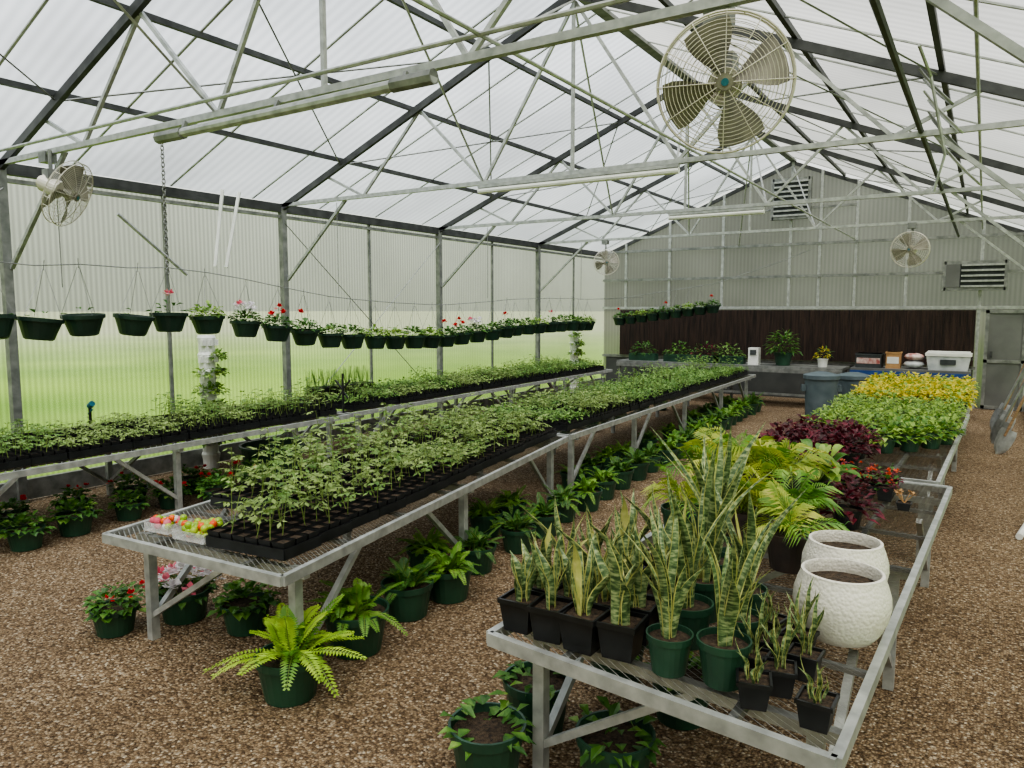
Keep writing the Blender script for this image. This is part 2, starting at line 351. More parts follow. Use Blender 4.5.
for x in (-7.4,-6.3,-5.05,-3.6,-3.0,-2.3,-1.36,-.1,.7):
    z0=1.95 if x<-.2 else 0
    b.beam((x,yb,z0),(x,yb,rz(x)),.055,.05,'alu')
for z in (1.95,2.62,3.3): b.beam((XL,yb-.02,z),(XR,yb-.02,z),.05,.055,'alu' if z<2 else 'alud')
b.beam((-4.9,yb,4.05),(-2.3,yb,4.05),.04,.04,'alud')
b.beam((XL,yb,.78),(-.1,yb,.78),.06,.06,'alud')
put(b.mesh('trim_back'),'trim_back')
b=MB(); b.box((-7.5,YB-.14,.82),(-.14,YB-.03,1.9),'pad')
for i in range(60):
    x=-7.5+i*.124; b.box((x,YB-.15,.82),(x+.02,YB-.14,1.9),'pad')
put(b.mesh('evaporative_cooling_pad'),'evaporative_cooling_pad')
b=MB(); b.box((-7.9,YB-.06,0),(-.14,YB-.02,.76),'skirt'); put(b.mesh('baseboard_back'),'baseboard_back')
def vent(w,h,name,loc,label=False):
    b=MB(); b.box((-w/2,-.04,-h/2),(w/2,.04,h/2),'dgrey')
    for s in (-1,1): b.box((s*w/2-.03,-.07,-h/2-.03),(s*w/2+.03,.04,h/2+.03),'alud'); b.box((-w/2,-.07,s*h/2-.03),(w/2,.04,s*h/2+.03),'alud')
    n=int(h/.09)
    for i in range(n):
        z=-h/2+(i+.5)*h/n; x0=-w/2+(.28*w if label else .03)
        b.beam((x0,-.07,z),(w/2-.03,-.07,z),.05,.035,'alu')
    if label: b.box((-w/2+.03,-.08,-h/2+.03),(-w/2+.26*w,-.05,h/2-.03),'coat')
    put(b.mesh(name),name,loc)
vent(.75,.8,'louvered_gable_vent',(-3.6,YB-.12,4.25)); vent(1.0,.5,'exhaust_shutter',(-.2,YB-.14,2.55),True)
b=MB()
b.box((.02,YB-.09,.02),(.68,YB-.05,1.9),'coat')
for x in (0.02,.62): b.box((x,YB-.11,.02),(x+.06,YB-.05,1.9),'alud')
for z in (.02,.9,1.84): b.box((.02,YB-.11,z),(.68,YB-.05,z+.06),'alud')
b.box((.12,YB-.14,1.0),(.16,YB-.11,1.12),'dark'); put(b.mesh('door_1'),'door_1')
# ---------------------------------------------------------------- fans
def fan_mesh():
    b=MB(); Rr=.325
    def ring(r,y,t,mat='fan',n=40): b.tube([(r*math.cos(2*math.pi*i/n),y,r*math.sin(2*math.pi*i/n)) for i in range(n)],t,mat,4,True)
    def prof(r,s): return s*(.085-.05*(r/Rr)**2*1.0)
    for s in (-1,1):
        k=15 if s<0 else 8
        for i in range(k):
            r=.05+(Rr-.05)*(i+1)/k; ring(r,prof(r,s),.0017)
        nn=12 if s<0 else 8
        for j in range(nn):
            a=2*math.pi*j/nn
            b.tube([(r*math.cos(a),prof(r,s)-.003,r*math.sin(a)) for r in (.04,.14,.24,Rr)],.0024,'fan',4)
    ring(Rr,0.035,.006); ring(Rr,-.035,.006)
    for j in range(24):
        a=2*math.pi*j/24; b.tube([(Rr*math.cos(a),-.035,Rr*math.sin(a)),(Rr*math.cos(a),.035,Rr*math.sin(a))],.003,'fan',4)
    def cyl(r,y0,y1,mat,n=20):
        pts=[(r*math.cos(2*math.pi*i/n),y,r*math.sin(2*math.pi*i/n)) for y in (y0,y1) for i in range(n)]
        fs=[(i,(i+1)%n,n+(i+1)%n,n+i) for i in range(n)]+[tuple(range(n)),tuple(range(2*n-1,n-1,-1))]
        b.faces(pts,fs,mat)
    cyl(.038,-.10,-.085,'fanbl'); cyl(.018,-.104,-.10,'teal'); cyl(.052,-.05,.03,'fanbl'); cyl(.085,.085,.26,'fan'); cyl(.06,.26,.29,'fan')
    for k in range(4):
        a0=2*math.pi*k/4+.35; pts=[]
        for i in range(6):
            r=.05+.25*i/5; hw=.26+.22*math.sin(math.pi*i/5*.8)
            for j in range(5):
                a=a0+(j/4-.5)*2*hw; pts.append((r*math.cos(a),(j/4-.5)*.09,r*math.sin(a)))
        b.faces(pts,[(i*5+j,i*5+j+1,i*5+j+6,i*5+j+5) for i in range(5) for j in range(4)],'fanbl')
    return b.mesh('fan')
fm=fan_mesh()
def fan(loc,face,top,sc=1.0):
    e=bpy.data.objects.new('circulation_fan',None); COL.objects.link(e)
    f=Vector(face).normalized(); q=f.to_track_quat('-Y','Z')
    o=bpy.data.objects.new('fan_head',fm); COL.objects.link(o); o.rotation_mode='QUATERNION'; o.rotation_quaternion=q; o.scale=(sc,)*3; o.location=loc; o.parent=e
    b=MB(); L=Vector(loc); m=L-f*.17*sc; t=Vector(top)
    b.tube([m,(m.x,m.y,m.z+.3),(t.x,t.y,t.z)],.016,'alud',6); b.box((t.x-.06,t.y-.05,t.z-.06),(t.x+.06,t.y+.05,t.z+.03),'alud')
    b.box((m.x-.05,m.y-.05,m.z+.06),(m.x+.05,m.y+.05,m.z+.14),'alud')
    p=bpy.data.objects.new('fan_bracket',b.mesh('fan_bracket')); COL.objects.link(p); p.parent=e
fan((-1.03,3.38,2.90),(.3,-.95,-.2),(-1.1,3.5,3.25),.9)
fan((-6.74,3.45,2.90),(.72,.5,-.4),(-7.05,3.45,3.25),.88)
fan((-1.05,13.35,2.85),(-.1,-1,-.05),(-1.05,13.5,3.25),.85)
fan((-6.3,13.35,2.83),(.5,-.8,-.1),(-6.4,13.5,3.25),.75)
# lights / conduit
b=MB(); b.tube([(-5.25,3.36,3.17),(-2.65,3.36,3.19)],.034,'alu',10); b.tube([(-5.25,3.36,3.17),(-4.95,3.36,3.17)],.045,'alud',8); b.tube([(-2.95,3.36,3.19),(-2.65,3.36,3.19)],.045,'alud',8)
for x in (-5,-4,-2.9): b.beam((x,3.38,3.17),(x,3.42,3.27),.025,.025,'alud')
put(b.mesh('tube_light_fixture'),'tube_light_fixture')
for x0,x1,y in ((-4.7,-2.45,6.72),(-3.8,-2.5,10.07)):
    b=MB(); b.tube([(x0,y,3.18),(x1,y,3.18)],.03,'white',10); b.beam((x0,y,3.225),(x1,y,3.225),.05,.03,'alu'); put(b.mesh('tube_light_fixture'),'tube_light_fixture')
b=MB()
b.tube([(-.5,YF+.1,3.3),(-.5,YB-.2,3.3)],.022,'dark',6); b.tube([(-.12,2.5,3.42),(-.12,YB-.2,3.42)],.012,'alu',6); b.tube([(-2.3,YF+.1,3.33),(-2.3,YB-.2,3.33)],.012,'alu',6)
b.tube([(-7.8,3.30,3.33),(.7,3.30,3.33)],.014,'alu',6)
put(b.mesh('conduit_pipes'),'conduit_pipes')
b=MB()
for k in range(4):
    pts=[]
    for i in range(19):
        t=i/18; pts.append((-.5+.22*math.sin(t*3.1)*(1+.2*k)+.02*k,6.3+.25*k+.3*t,3.65-.10*k-1.0*t*(1-t)*(1.0+.25*k)*1.0))
    b.tube(pts,.010,'alu' if k%2 else 'alud',5)
b.tube([(-.45,5.6,3.6),(-.4,6.0,3.5),(-.3,6.2,3.0),(-.36,6.25,2.75)],.011,'alu',5)
put(b.mesh('coiled_cables'),'coiled_cables')
b=MB(); 
for i in range(34):
    z=3.22-i*.031; a=(i%2)*math.pi/2; c=Vector((-5.35,3.45,z)); 
    b.tube([c+Vector((.013*math.cos(t)*math.cos(a),.013*math.cos(t)*math.sin(a),.022*math.sin(t))) for t in [2*math.pi*k/8 for k in range(8)]],.0045,'alud',4,True)
put(b.mesh('hanging_chain'),'hanging_chain')
b=MB(); b.tube([(-7.6,5.5,2.4),(-7.6,5.64,3.3)],.02,'white',6); b.tube([(-7.6,5.65,2.4),(-7.6,5.87,3.3)],.02,'white',6); b.tube([(-7.7,4.43,2.9),(-7.7,5.2,2.3)],.018,'alu',6); put(b.mesh('shade_poles'),'shade_poles')
# ---------------------------------------------------------------- benches
def bench(NL,NR,FR,FL,legs,zt=.66,pitch=.05,fac=1.0):
    NL,NR,FR,FL=[Vector((p[0],p[1],zt)) for p in (NL,NR,FR,FL)]
    def S(s,t,dz=0): return (NL.lerp(NR,s)).lerp(FL.lerp(FR,s),t)+Vector((0,0,dz))
    e=bpy.data.objects.new('greenhouse_bench',None); COL.objects.link(e)
    b=MB(); W=(NR-NL).length; L=(FL-NL).length; w=.0036*fac
    kx=1.7
    for s in (-1,1):
        i0=-int((W/kx)/pitch)-1 if s>0 else 0
        i1=int(L/pitch)+1 if s>0 else int((L+W/kx)/pitch)+1
        for i in range(i0,i1+1):
            y0=i*pitch; ya=(lambda x:y0+x/kx) if s>0 else (lambda x:y0-x/kx)
            lo,hi=0.0,W
            if s>0: lo=max(lo,(0-y0)*kx); hi=min(hi,(L-y0)*kx)
            else: lo=max(lo,(y0-L)*kx); hi=min(hi,y0*kx)
            if hi-lo<.01: continue
            a=S(lo/W,ya(lo)/L); c=S(hi/W,ya(hi)/L); d=(c-a).normalized(); n=d.cross(Z)*w; up=Vector((0,0,.002))
            b.faces([a-n-up,a+n+up,c+n+up,c-n-up],[(0,1,2,3)],'mesh')
    m=bpy.data.objects.new('expanded_metal_top',b.mesh('expanded_metal_top')); COL.objects.link(m); m.parent=e
    b=MB()
    for a,c in ((S(0,0),S(1,0)),(S(1,0),S(1,1)),(S(1,1),S(0,1)),(S(0,1),S(0,0))):
        b.beam(a+Vector((0,0,-.015)),c+Vector((0,0,-.015)),.03,.05,'alu')
    for k in range(1,int(L/.6)):
        t=k*.6/L; b.beam(S(0,t,-.02),S(1,t,-.02),.025,.02,'alud')
    b.beam(S(.25,0,-.03),S(.25,1,-.03),.03,.03,'alud'); b.beam(S(.75,0,-.03),S(.75,1,-.03),.03,.03,'alud')
    for t in legs:
        for s in (.08,.92):
            top=S(s,t,-.03); ft=Vector((top.x,top.y,0)); b.beam(ft,top,.05,.05,'alu')
        b.beam(S(.02,t,-.06),S(.98,t,-.06),.04,.04,'alu')
        a=S(.08,t); c=S(.6,t); b.beam((a.x,a.y,.14),(c.x,c.y,zt-.08),.03,.03,'alu')
        sg=1 if t<.5 else -1
        for s in (.08,.92):
            a=S(s,t); c=S(s,t+sg*.6/L); b.beam((a.x,a.y,.12),(c.x,c.y,zt-.05),.032,.032,'alu')
    f=bpy.data.objects.new('bench_frame',b.mesh('bench_frame')); COL.objects.link(f); f.parent=e
    return S
BA=((-4.05,2.16),(-2.69,2.24),(-3.39,6.34),(-4.74,6.3))
BB=((-4.76,6.42),(-3.40,6.42),(-3.65,14.43),(-5.0,14.43))
BL=((-7.58,1.9),(-6.18,1.9),(-6.30,6.3),(-7.70,6.3)); BL2=((-7.72,6.4),(-6.36,6.4),(-6.5,14.1),(-7.84,14.1))
BR=((-1.54,2.26),(-.28,2.11),(-.14,5.94),(-1.42,5.96)); BR2=((-1.5,6.08),(-.22,6.06),(-.1,10.25),(-1.42,10.25)); BR3=((-1.42,10.4),(-.12,10.4),(-.06,13.3),(-1.4,13.3))
SA=bench(*BA,legs=(.05,.5,.95),pitch=.03); SB=bench(*BB,legs=(.03,.25,.5,.75,.97),pitch=.08)
SL=bench(*BL,legs=(.05,.5,.95),pitch=.06); SL2=bench(*BL2,legs=(.03,.25,.5,.75,.97),pitch=.08)
SR=bench(*BR,legs=(.06,.5,.94),pitch=.03); SR2=bench(*BR2,legs=(.04,.5,.96),pitch=.04); SR3=bench(*BR3,legs=(.05,.95),pitch=.08)
# ---------------------------------------------------------------- tray prototypes
def tray(b):
    w,l,h=.27,.53,.055
    for sx in (-1,1): b.box((sx*l/2-.004,-w/2,0),(sx*l/2+.004,w/2,h),'black')
    for sy in (-1,1): b.box((-l/2,sy*w/2-.004,0),(l/2,sy*w/2+.004,h),'black')
    b.quad([(-l/2,-w/2,.004),(l/2,-w/2,.004),(l/2,w/2,.004),(-l/2,w/2,.004)],'black')
    cells=[]
    for i in range(6):
        for j in range(3):
            x=-l/2+.045+i*.088; y=-w/2+.045+j*.09; a=.03; c=.041; z1=.085
            pts=[(x-a,y-a,.005),(x+a,y-a,.005),(x+a,y+a,.005),(x-a,y+a,.005),(x-c,y-c,z1),(x+c,y-c,z1),(x+c,y+c,z1),(x-c,y+c,z1)]
            b.faces(pts,[(0,1,5,4),(1,2,6,5),(2,3,7,6),(3,0,4,7)],'black')
            k=.038; b.quad([(x-k,y-k,z1-.012),(x+k,y-k,z1-.012),(x+k,y+k,z1-.012),(x-k,y+k,z1-.012)],'soil')
            cells.append((x,y,z1-.012))
    return cells
def seedling(b,x,y,z,h,mat,nl=6,ll=.09,lf=.042,lo=.35,pair=3):
    lean=Vector((U(-.25,.25),U(-.25,.25),1)); top=Vector((x,y,z))+lean*h
    b.tube([(x,y,z),top],[.0034,.002],'stem',3)
    a=U(0,6.28)
    for i in range(nl):
        t=lo+(1-lo)*i/(nl-1); p=Vector((x,y,z))+lean*(h*t); a+=2.4; e=U(.0,.7); L=ll*U(.6,1.15)*(1.1-.35*t)
        d=Vector((math.cos(a)*math.cos(e),math.sin(a)*math.cos(e),math.sin(e))); sd=d.cross(Z).normalized()
        en=p+d*L-Z*.35*L
        b.tube([p,en],.0011,'stem',3)
        for q in ((.35,.62,.85) if pair==3 else (.5,.85)):
            for k in (-1,1):
                pp=p.lerp(en,q); b.kite(pp,(sd*k+d*.4-Z*U(0,.9)).normalized(),(d+Z*U(-.3,.5)).normalized(),lf*U(.6,1.1)*(.6+.5*q),lf*.5,mat)
        b.kite(en,(d-Z*.6).normalized(),sd,lf*1.25,lf*.62,mat)
TP=[]
for k in range(6):
    b=MB(); cs=tray(b); hh=(.17,.22,.28,.34,.25,.12)[k]
    for c in cs:
        if R()<(.66 if hh>.2 else .85): seedling(b,*c,hh*U(.5,1.2),'tomato' if R()<.8 else 'seed',5 if hh>.15 else 4,.085,.038,.5 if hh>.15 else .3)
    TP.append(b)
TS=[]
for k in range(5):
    b=MB(); cs=tray(b); hh=(.10,.15,.18,.23,.07)[k]
    for c in cs:
        if R()<.8: seedling(b,*c,hh*U(.6,1.25),'seed' if k%2 else 'tomato',4,.06,.036,.4,2)
    TS.append(b)
TD=[]
for k in range(3):
    b=MB(); cs=tray(b)
    for c in cs: 
        b.bush((c[0],c[1],c[2]+.03),.045,.06+.02*k,14,.045,.03,['seed','broad' if R()<.4 else 'seed'])
    TD.append(b)
def fill(S,corners,rows,cols,protos,name,skip=None,t0=.02,t1=.98,s0=.03,s1=.97,jit=.008):
    b=MB(); a=Vector(corners[1])-Vector(corners[0]); ang=math.atan2(a.y,a.x); q=Vector(corners[3])-Vector(corners[0]); ang2=math.atan2(q.y,q.x)-math.pi/2; ang=(ang+ang2)/2
    for i in range(rows):
        for j in range(cols):
            if skip and skip(i,j): continue
            s=s0+(s1-s0)*(j+.5)/cols; t=t0+(t1-t0)*(i+.5)/rows; p=S(s,t)
            pr=random.choice(protos(i,j)); b.add(pr,TR(p.x+U(-jit,jit),p.y+U(-jit,jit),p.z+.013,ang+U(-.03,.03)+(math.pi if R()<.5 else 0)))
    put(b.mesh(name),name)
fill(SA,BA,14,2,lambda i,j:[TP[2],TP[3],TP[4]] if i<5 else TP,'tomato_seedling_trays',skip=lambda i,j:(j==0 and i<2),t0=.03,s0=.06,s1=.94)
fill(SB,BB,27,2,lambda i,j:TP[:2]+TD[:1] if i<6 else TD+TS[3:4],'seedling_trays',s0=.06,s1=.94)
fill(SL,BL,15,2,lambda i,j:TS,'seedling_trays',s0=.05,s1=.95)
fill(SL2,BL2,26,2,lambda i,j:(TS+TD),'seedling_trays',s0=.05,s1=.95)
# ---------------------------------------------------------------- pots and plants
def pot(b,rt,rb,h,mat='pot',soil=True,n=24):
    b.lathe([(rb*.9,0),(rb,.004),(rt*.94,h*.84),(rt,h*.84),(rt*1.02,h),(rt*.95,h),(rt*.92,h*.86),(rt*.9,h*.84)],mat,n)
    if soil: b.disc((0,0,h*.86),rt*.93,'soil',n,.008)
def sqpot(b,w,h,mat='black'):
    a=w*.38; c=w/2
    pts=[(-a,-a,0),(a,-a,0),(a,a,0),(-a,a,0),(-c,-c,h),(c,-c,h),(c,c,h),(-c,c,h)]
    b.faces(pts,[(3,2,1,0),(0,1,5,4),(1,2,6,5),(2,3,7,6),(3,0,4,7)],mat)
    for s in (-1,1): b.box((-c-.003,s*c-.004,h*.86),(c+.003,s*c+.004,h),mat); b.box((s*c-.004,-c-.003,h*.86),(s*c+.004,c+.003,h),mat)
    k=c*.93; b.quad([(-k,-k,h*.88),(k,-k,h*.88),(k,k,h*.88),(-k,k,h*.88)],'soil')
def fern(mat,n=26,L=.34,rt=.15,h=.2,pl=.05,lo=.45,dr=.75,pn=19,pw=.013):
    b=MB(); pot(b,rt,rt*.74,h)
    for i in range(n):
        az=U(0,6.28); e=U(lo,1.45); b.frond((U(-.05,.05),U(-.05,.05),h*.85),az,e,L*U(.55,1.15),pl,pw,pn,U(.25,dr),mat if R()<.8 else 'fern')
    return b.mesh('potted_fern')
FN=[fern('fern',48,.28,pl=.034,pw=.011,pn=22),fern('fernd',46,.26,pl=.036,pw=.011,pn=22),fern('fern',50,.30,pl=.033,pw=.011,pn=22),fern('fernl',32,.40,.15,.2,.052,.3,.8,22,.015)]
def bushpot(name,mats,n,rt=.14,h=.18,r=.18,bh=.2,L=.08,W=.05,flo=None,nf=6,pm='pot',fz=(.8,1.15),fr=.035):
    b=MB(); pot(b,rt,rt*.75,h,pm); b.bush((0,0,h*.85),r,bh,n,L,W,mats)
    if flo:
        for i in range(nf):
            a=U(0,6.28); q=r*math.sqrt(U(0,1.2)); z=h*.85+bh*U(*fz)*(1.1-.4*(q/r)**2); b.tube([(math.cos(a)*q*.6,math.sin(a)*q*.6,h*.85),(math.cos(a)*q,math.sin(a)*q,z)],.002,'stem',3); b.flower((math.cos(a)*q,math.sin(a)*q,z),fr,random.choice(flo))
    return b.mesh(name)
fl=[(-2.80,2.36,3,1.1),(-2.88,2.90,0,1.22),(-2.95,3.42,1,1.08),(-2.9,3.78,2,1.08),(-3.04,4.30,1,.95),(-3.3,4.05,2,1.0)]
for i,(x,y,k,s) in enumerate(fl): put(FN[k],'potted_fern',(x,y,0),(0,0,(0,2.2,4,1,5,3)[i]),s)
y=4.85
while y<14.2:
    x=-3.04-(y-4.3)*.055+U(-.05,.05); put(FN[random.choice((0,1,2))],'potted_fern',(x,y,0),(0,0,U(0,6)),U(.92,1.08))
    if R()<.6: put(FN[random.choice((0,1,2))],'potted_fern',(x-.45,y+.2,0),(0,0,U(0,6)),U(.85,1.0))
    y+=U(.42,.5)
GR=[bushpot('potted_geranium',['dkleaf','broad'],150,.14,.17,.18,.16,.06,.055,['red'],3) for _ in range(2)]+[bushpot('potted_geranium',['dkleaf','broad'],130,.14,.17,.17,.14,.06,.055)]
PW=bushpot('potted_petunia',['dkleaf','fernd'],90,.15,.18,.18,.10,.06,.045,['wpet','wpet','wpet','wpet','pink'],26,fz=(1.0,1.35),fr=.045)
for x,y in ((-6.38,2.78),(-6.45,3.2),(-6.5,3.7),(-6.55,4.15),(-6.95,2.9),(-6.98,3.45),(-6.95,4.0),(-6.5,4.6),(-6.9,4.6),(-6.5,5.05),(-5.9,4.9),(-6.2,4.4)):
    put(random.choice(GR),'potted_geranium',(x,y,0),(0,0,U(0,6)),U(.9,1.08))
put(PW,'potted_petunia',(-4.08,2.64,0),(0,0,1),1.05); put(GR[0],'potted_geranium',(-4.25,2.30,0),(0,0,2),.92); put(GR[2],'potted_geranium',(-3.62,2.74,0),(0,0,3),1.05)
HB=[bushpot('potted_coleus',['burgd','burg'],150,.13,.15,.22,.2,.07,.05) for _ in range(2)]
for i in range(14): put(HB[i%2],'potted_coleus',(-6.05+U(-.1,.1),6.3+i*.55,0),(0,0,U(0,6)),U(.85,1))
for i in range(10): put(FN[i%3],'potted_fern',(-5.2+U(-.1,.1),6.6+i*.75,0),(0,0,U(0,6)),.85)
VC=bushpot('potted_vine',['broad','dkleaf'],40,.155,.25,.17,.09,.085,.045)
for x,y,s in ((-1.60,2.33,1),(-1.62,2.76,1),(-1.5,3.35,1),(-1.14,2.55,1),(-1.1,3.2,.95),(-1.5,3.9,1)): put(VC,'potted_vine',(x,y,0),(0,0,U(0,6)),s)
b=MB(); b.lathe([(.28,0),(.3,.01),(.36,.3),(.38,.3),(.38,.33),(.35,.33),(.3,.04)],'pot',28); put(b.mesh('round_tub'),'round_tub',(-7.0,5.75,0))
# snake plants
def snakeleaf(b,x,y,z,L,W,az,lean,tw,mats=('snake','edge')):
    seg=8; base=Vector((x,y,z)); h=Vector((math.cos(az),math.sin(az),0)); pts=[]; ph=U(0,6)
    for i in range(seg+1):
        t=i/seg; p=base+Z*(L*t*(1-.1*lean*t))+h*(lean*L*t*t)+Vector((math.sin(ph+t*5),math.cos(ph+t*5),0))*(.014*t)
        w=W/2*(.6+.6*math.sin(math.pi*(.1+.65*t)))
        if t>.5: w*=max(.04,1-((t-.5)/.5)**1.6)
        a=az+math.pi/2+tw*t; sd=Vector((math.cos(a),math.sin(a),0)); nb=Vector((-sd.y,sd.x,0))*(w*.45)
        pts+=[p-sd*w+nb,p-sd*w*.86+nb*.6,p,p+sd*w*.86+nb*.6,p+sd*w+nb]
    fs=[];fe=[]
    for i in range(seg):
        a=i*5; fe+=[(a,a+1,a+6,a+5),(a+3,a+4,a+9,a+8)]; fs+=[(a+1,a+2,a+7,a+6),(a+2,a+3,a+8,a+7)]
    b.faces(pts,fs,mats[0]); b.faces(pts,fe,mats[1])
def snakeplant(kind,n,L,W=.045,yel=0):
    b=MB()
    if kind=='sq': sqpot(b,.135,.13); z=.11; r=.035
    elif kind=='sm': sqpot(b,.1,.09); z=.075; r=.025
    else: pot(b,.088,.064,.155); z=.13; r=.035
    for i in range(n):
        a=U(0,6.28); q=U(.3,1)*r; m=('snake','edge') if R()>yel else ('edge','edge')
        snakeleaf(b,math.cos(a)*q,math.sin(a)*q,z,L*U(.5,1.1),W*U(.75,1.15),a+U(-.5,.5),U(.05,.5),U(-1.6,1.6),m)
    return b.mesh('potted_snake_plant')
SQ=[snakeplant('sq',7,.26,.034,.08),snakeplant('sq',8,.32,.036,.12),snakeplant('sq',8,.21,.034),snakeplant('sq',7,.29,.032)]
RD=[snakeplant('rd',12,.52,.034),snakeplant('rd',10,.42,.034),snakeplant('rd',11,.47,.032,.1)]; SM=[snakeplant('sm',9,.13,.014),snakeplant('sm',9,.21,.014)]
for x,y,k in ((-1.46,2.37,2),(-1.32,2.36,3),(-1.18,2.35,0),(-1.04,2.37,1),(-1.47,2.53,0),(-1.33,2.52,2),(-1.19,2.51,1),(-1.05,2.53,3),(-1.45,2.7,1),(-1.3,2.68,0),(-1.16,2.69,1),(-1.02,2.72,0),(-1.4,2.87,3),(-1.25,2.86,2),(-1.1,2.9,1),(-1.3,3.05,0),(-1.15,3.07,1)):
    put(SQ[k],'potted_snake_plant',(x,y,.665),(0,0,U(-.1,.1)+1.57*random.randint(0,3)),U(.95,1.1))
for x,y,k,s in ((-.85,2.34,0,.9),(-.67,2.36,1,1),(-.87,2.58,2,1.05),(-.69,2.62,1,.9),(-.9,2.84,0,1.12),(-.74,2.9,2,.9),(-.93,3.08,0,1.12),(-1.0,3.3,2,1.15)):
    put(RD[k],'potted_snake_plant',(x,y,.665),(0,0,U(0,6)),s)
for x,y,k in ((-.55,2.28,0),(-.5,2.4,1),(-.36,2.26,0),(-.45,2.55,1),(-.57,2.6,0),(-.5,2.70,1),(-.62,2.78,0),(-.60,2.45,1)):
    put(SM[k],'potted_snake_plant',(x,y,.665),(0,0,U(-.3,.3)),1)
# white ceramic planters
b=MB(); b.lathe([(.095,0),(.115,.008),(.14,.04),(.163,.09),(.173,.14),(.17,.18),(.158,.22),(.148,.245),(.146,.258),(.135,.26),(.132,.248),(.145,.2),(.15,.16)],'ceramic',48); b.disc((0,0,.205),.145,'soil',40,.01)
me=b.mesh('white_ceramic_planter'); smooth_auto(me,1.2)
put(me,'white_ceramic_planter',(-.40,2.95,.665),(0,0,0),1.0); put(me,'white_ceramic_planter',(-.45,3.36,.665),(0,0,1),1.0)
# palms
def palm(n,L,pm='brownpot',mat='palm'):
    b=MB(); pot(b,.125,.095,.2,pm)
    for i in range(n):
        b.frond((U(-.04,.04),U(-.04,.04),.17),U(0,6.28),U(.75,1.45),L*U(.6,1.1),.17,.015,13,U(.3,.7),mat if R()<.8 else 'fern',up=.1,fwd=1.0,pdroop=.4)
    return b.mesh('potted_palm')
PM=[palm(12,.40),palm(13,.46,'brownpot'),palm(13,.5,'pot'),palm(12,.36,'brownpot','fern')]
for x,y,k,s in ((-1.0,3.85,0,1),(-.73,3.62,0,.9),(-1.25,4.25,2,1.15),(-1.02,4.55,1,1.2),(-.8,4.1,3,.95),(-1.3,3.75,2,.95),(-1.3,4.85,1,1.15)):
    put(PM[k],'potted_palm',(x,y,.665),(0,0,U(0,6)),s)
b=MB(); pot(b,.12,.09,.19)
for i in range(26):
    a=U(0,6.28); e=U(.3,1.3); d=Vector((math.cos(a)*math.cos(e),math.sin(a)*math.cos(e),math.sin(e))); st=Vector((0,0,.16)); m=st+d*U(.08,.2); b.tube([st,m],.004,'stem',4); b.leaf(m,d,U(.14,.2),.075,random.choice(['broad','lett','broad']),.5,5,.2)
me=b.mesh('potted_dieffenbachia')
for x,y in ((-.82,4.85),(-1.05,5.0)): put(me,'potted_dieffenbachia',(x,y,.665),(0,0,U(0,6)),1.0)
CO=[bushpot('potted_coleus',['burg','burgd'],130,.09,.12,.16,.19,.075,.05,pm='black') for _ in range(2)]
put(CO[0],'potted_coleus',(-.60,4.5,.665),(0,0,0),.95)
for x,y in ((-1.35,5.45),(-1.1,5.5),(-1.3,5.8),(-1.05,5.8),(-1.35,6.3),(-1.1,6.25),(-.85,6.3),(-1.3,6.65),(-1.05,6.6),(-.85,6.7),(-1.3,7.05),(-1.0,7.1)): put(random.choice(CO),'potted_coleus',(x,y,.665),(0,0,U(0,6)),U(.9,1.1))
b=MB()
for i in range(4):
    for j in range(4):
        t=MB(); sqpot(t,.1,.09); t.bush((0,0,.08),.06,.08,28,.045,.04,['burgd','dkleaf','burg']); 
        for k in range(2): t.flower((U(-.04,.04),U(-.04,.04),U(.13,.17)),.02,'orange',7)
        b.add(t,TR(i*.112,j*.112,0))
put(b.mesh('begonia_tray'),'begonia_tray',(-.82,5.3,.665))
GP=[bushpot('potted_begonia',['lett','broad'],90,.1,.13,.14,.14,.07,.06) for _ in range(2)]
for x,y in ((-.68,7.1),(-.5,7.3),(-.35,7.55),(-.26,7.85),(-.62,7.5),(-.5,7.75),(-.38,8.1),(-.65,7.85)): put(random.choice(GP),'potted_begonia',(x,y,.665),(0,0,U(0,6)),.95)
b=MB()
for i in range(8):
    for j in range(13):
        x=-1.38+i*.165; y=7.7+j*.2
        if x>-.75 and y<8.3: continue
        b.bush((x+U(-.03,.03),y,.76),.095,.12,36,.06,.04,['lett','lett','seed']); b.box((x-.05,y-.05,.667),(x+.05,y+.05,.76),'black')
put(b.mesh('lettuce_seedling_flats'),'lettuce_seedling_flats')
b=MB()
for i in range(8):
    for j in range(14):
        x=-1.33+i*.165; y=10.5+j*.2
        b.bush((x+U(-.03,.03),y,.77),.1,.15,30,.075,.055,['yel','yel','lett']); b.box((x-.05,y-.05,.667),(x+.05,y+.05,.77),'black')
put(b.mesh('golden_coleus_flats'),'golden_coleus_flats')
b=MB(); sqpot(b,.08,.05)
for i in range(9): 
    a=U(0,6.28); b.tube([(0,0,.04),(math.cos(a)*.05,math.sin(a)*.05,.1)],.002,'tan',3); b.flower((math.cos(a)*.05,math.sin(a)*.05,.1),.02,'tan',5)
put(b.mesh('dried_seedling_pot'),'dried_seedling_pot',(-.36,5.1,.665))
b=MB()
for i in range(8):
    for j in range(2):
        t=MB(); sqpot(t,.11,.1)
        for k in range(16): a=U(0,6.28); t.tube([(math.cos(a)*.02,math.sin(a)*.02,.09),(math.cos(a)*U(.03,.08),math.sin(a)*U(.03,.08),U(.22,.36))],.0016,'fernd',3)
        b.add(t,TR(j*.14,i*.14,0))
put(b.mesh('chive_pots'),'chive_pots',(-7.62,6.9,.76))
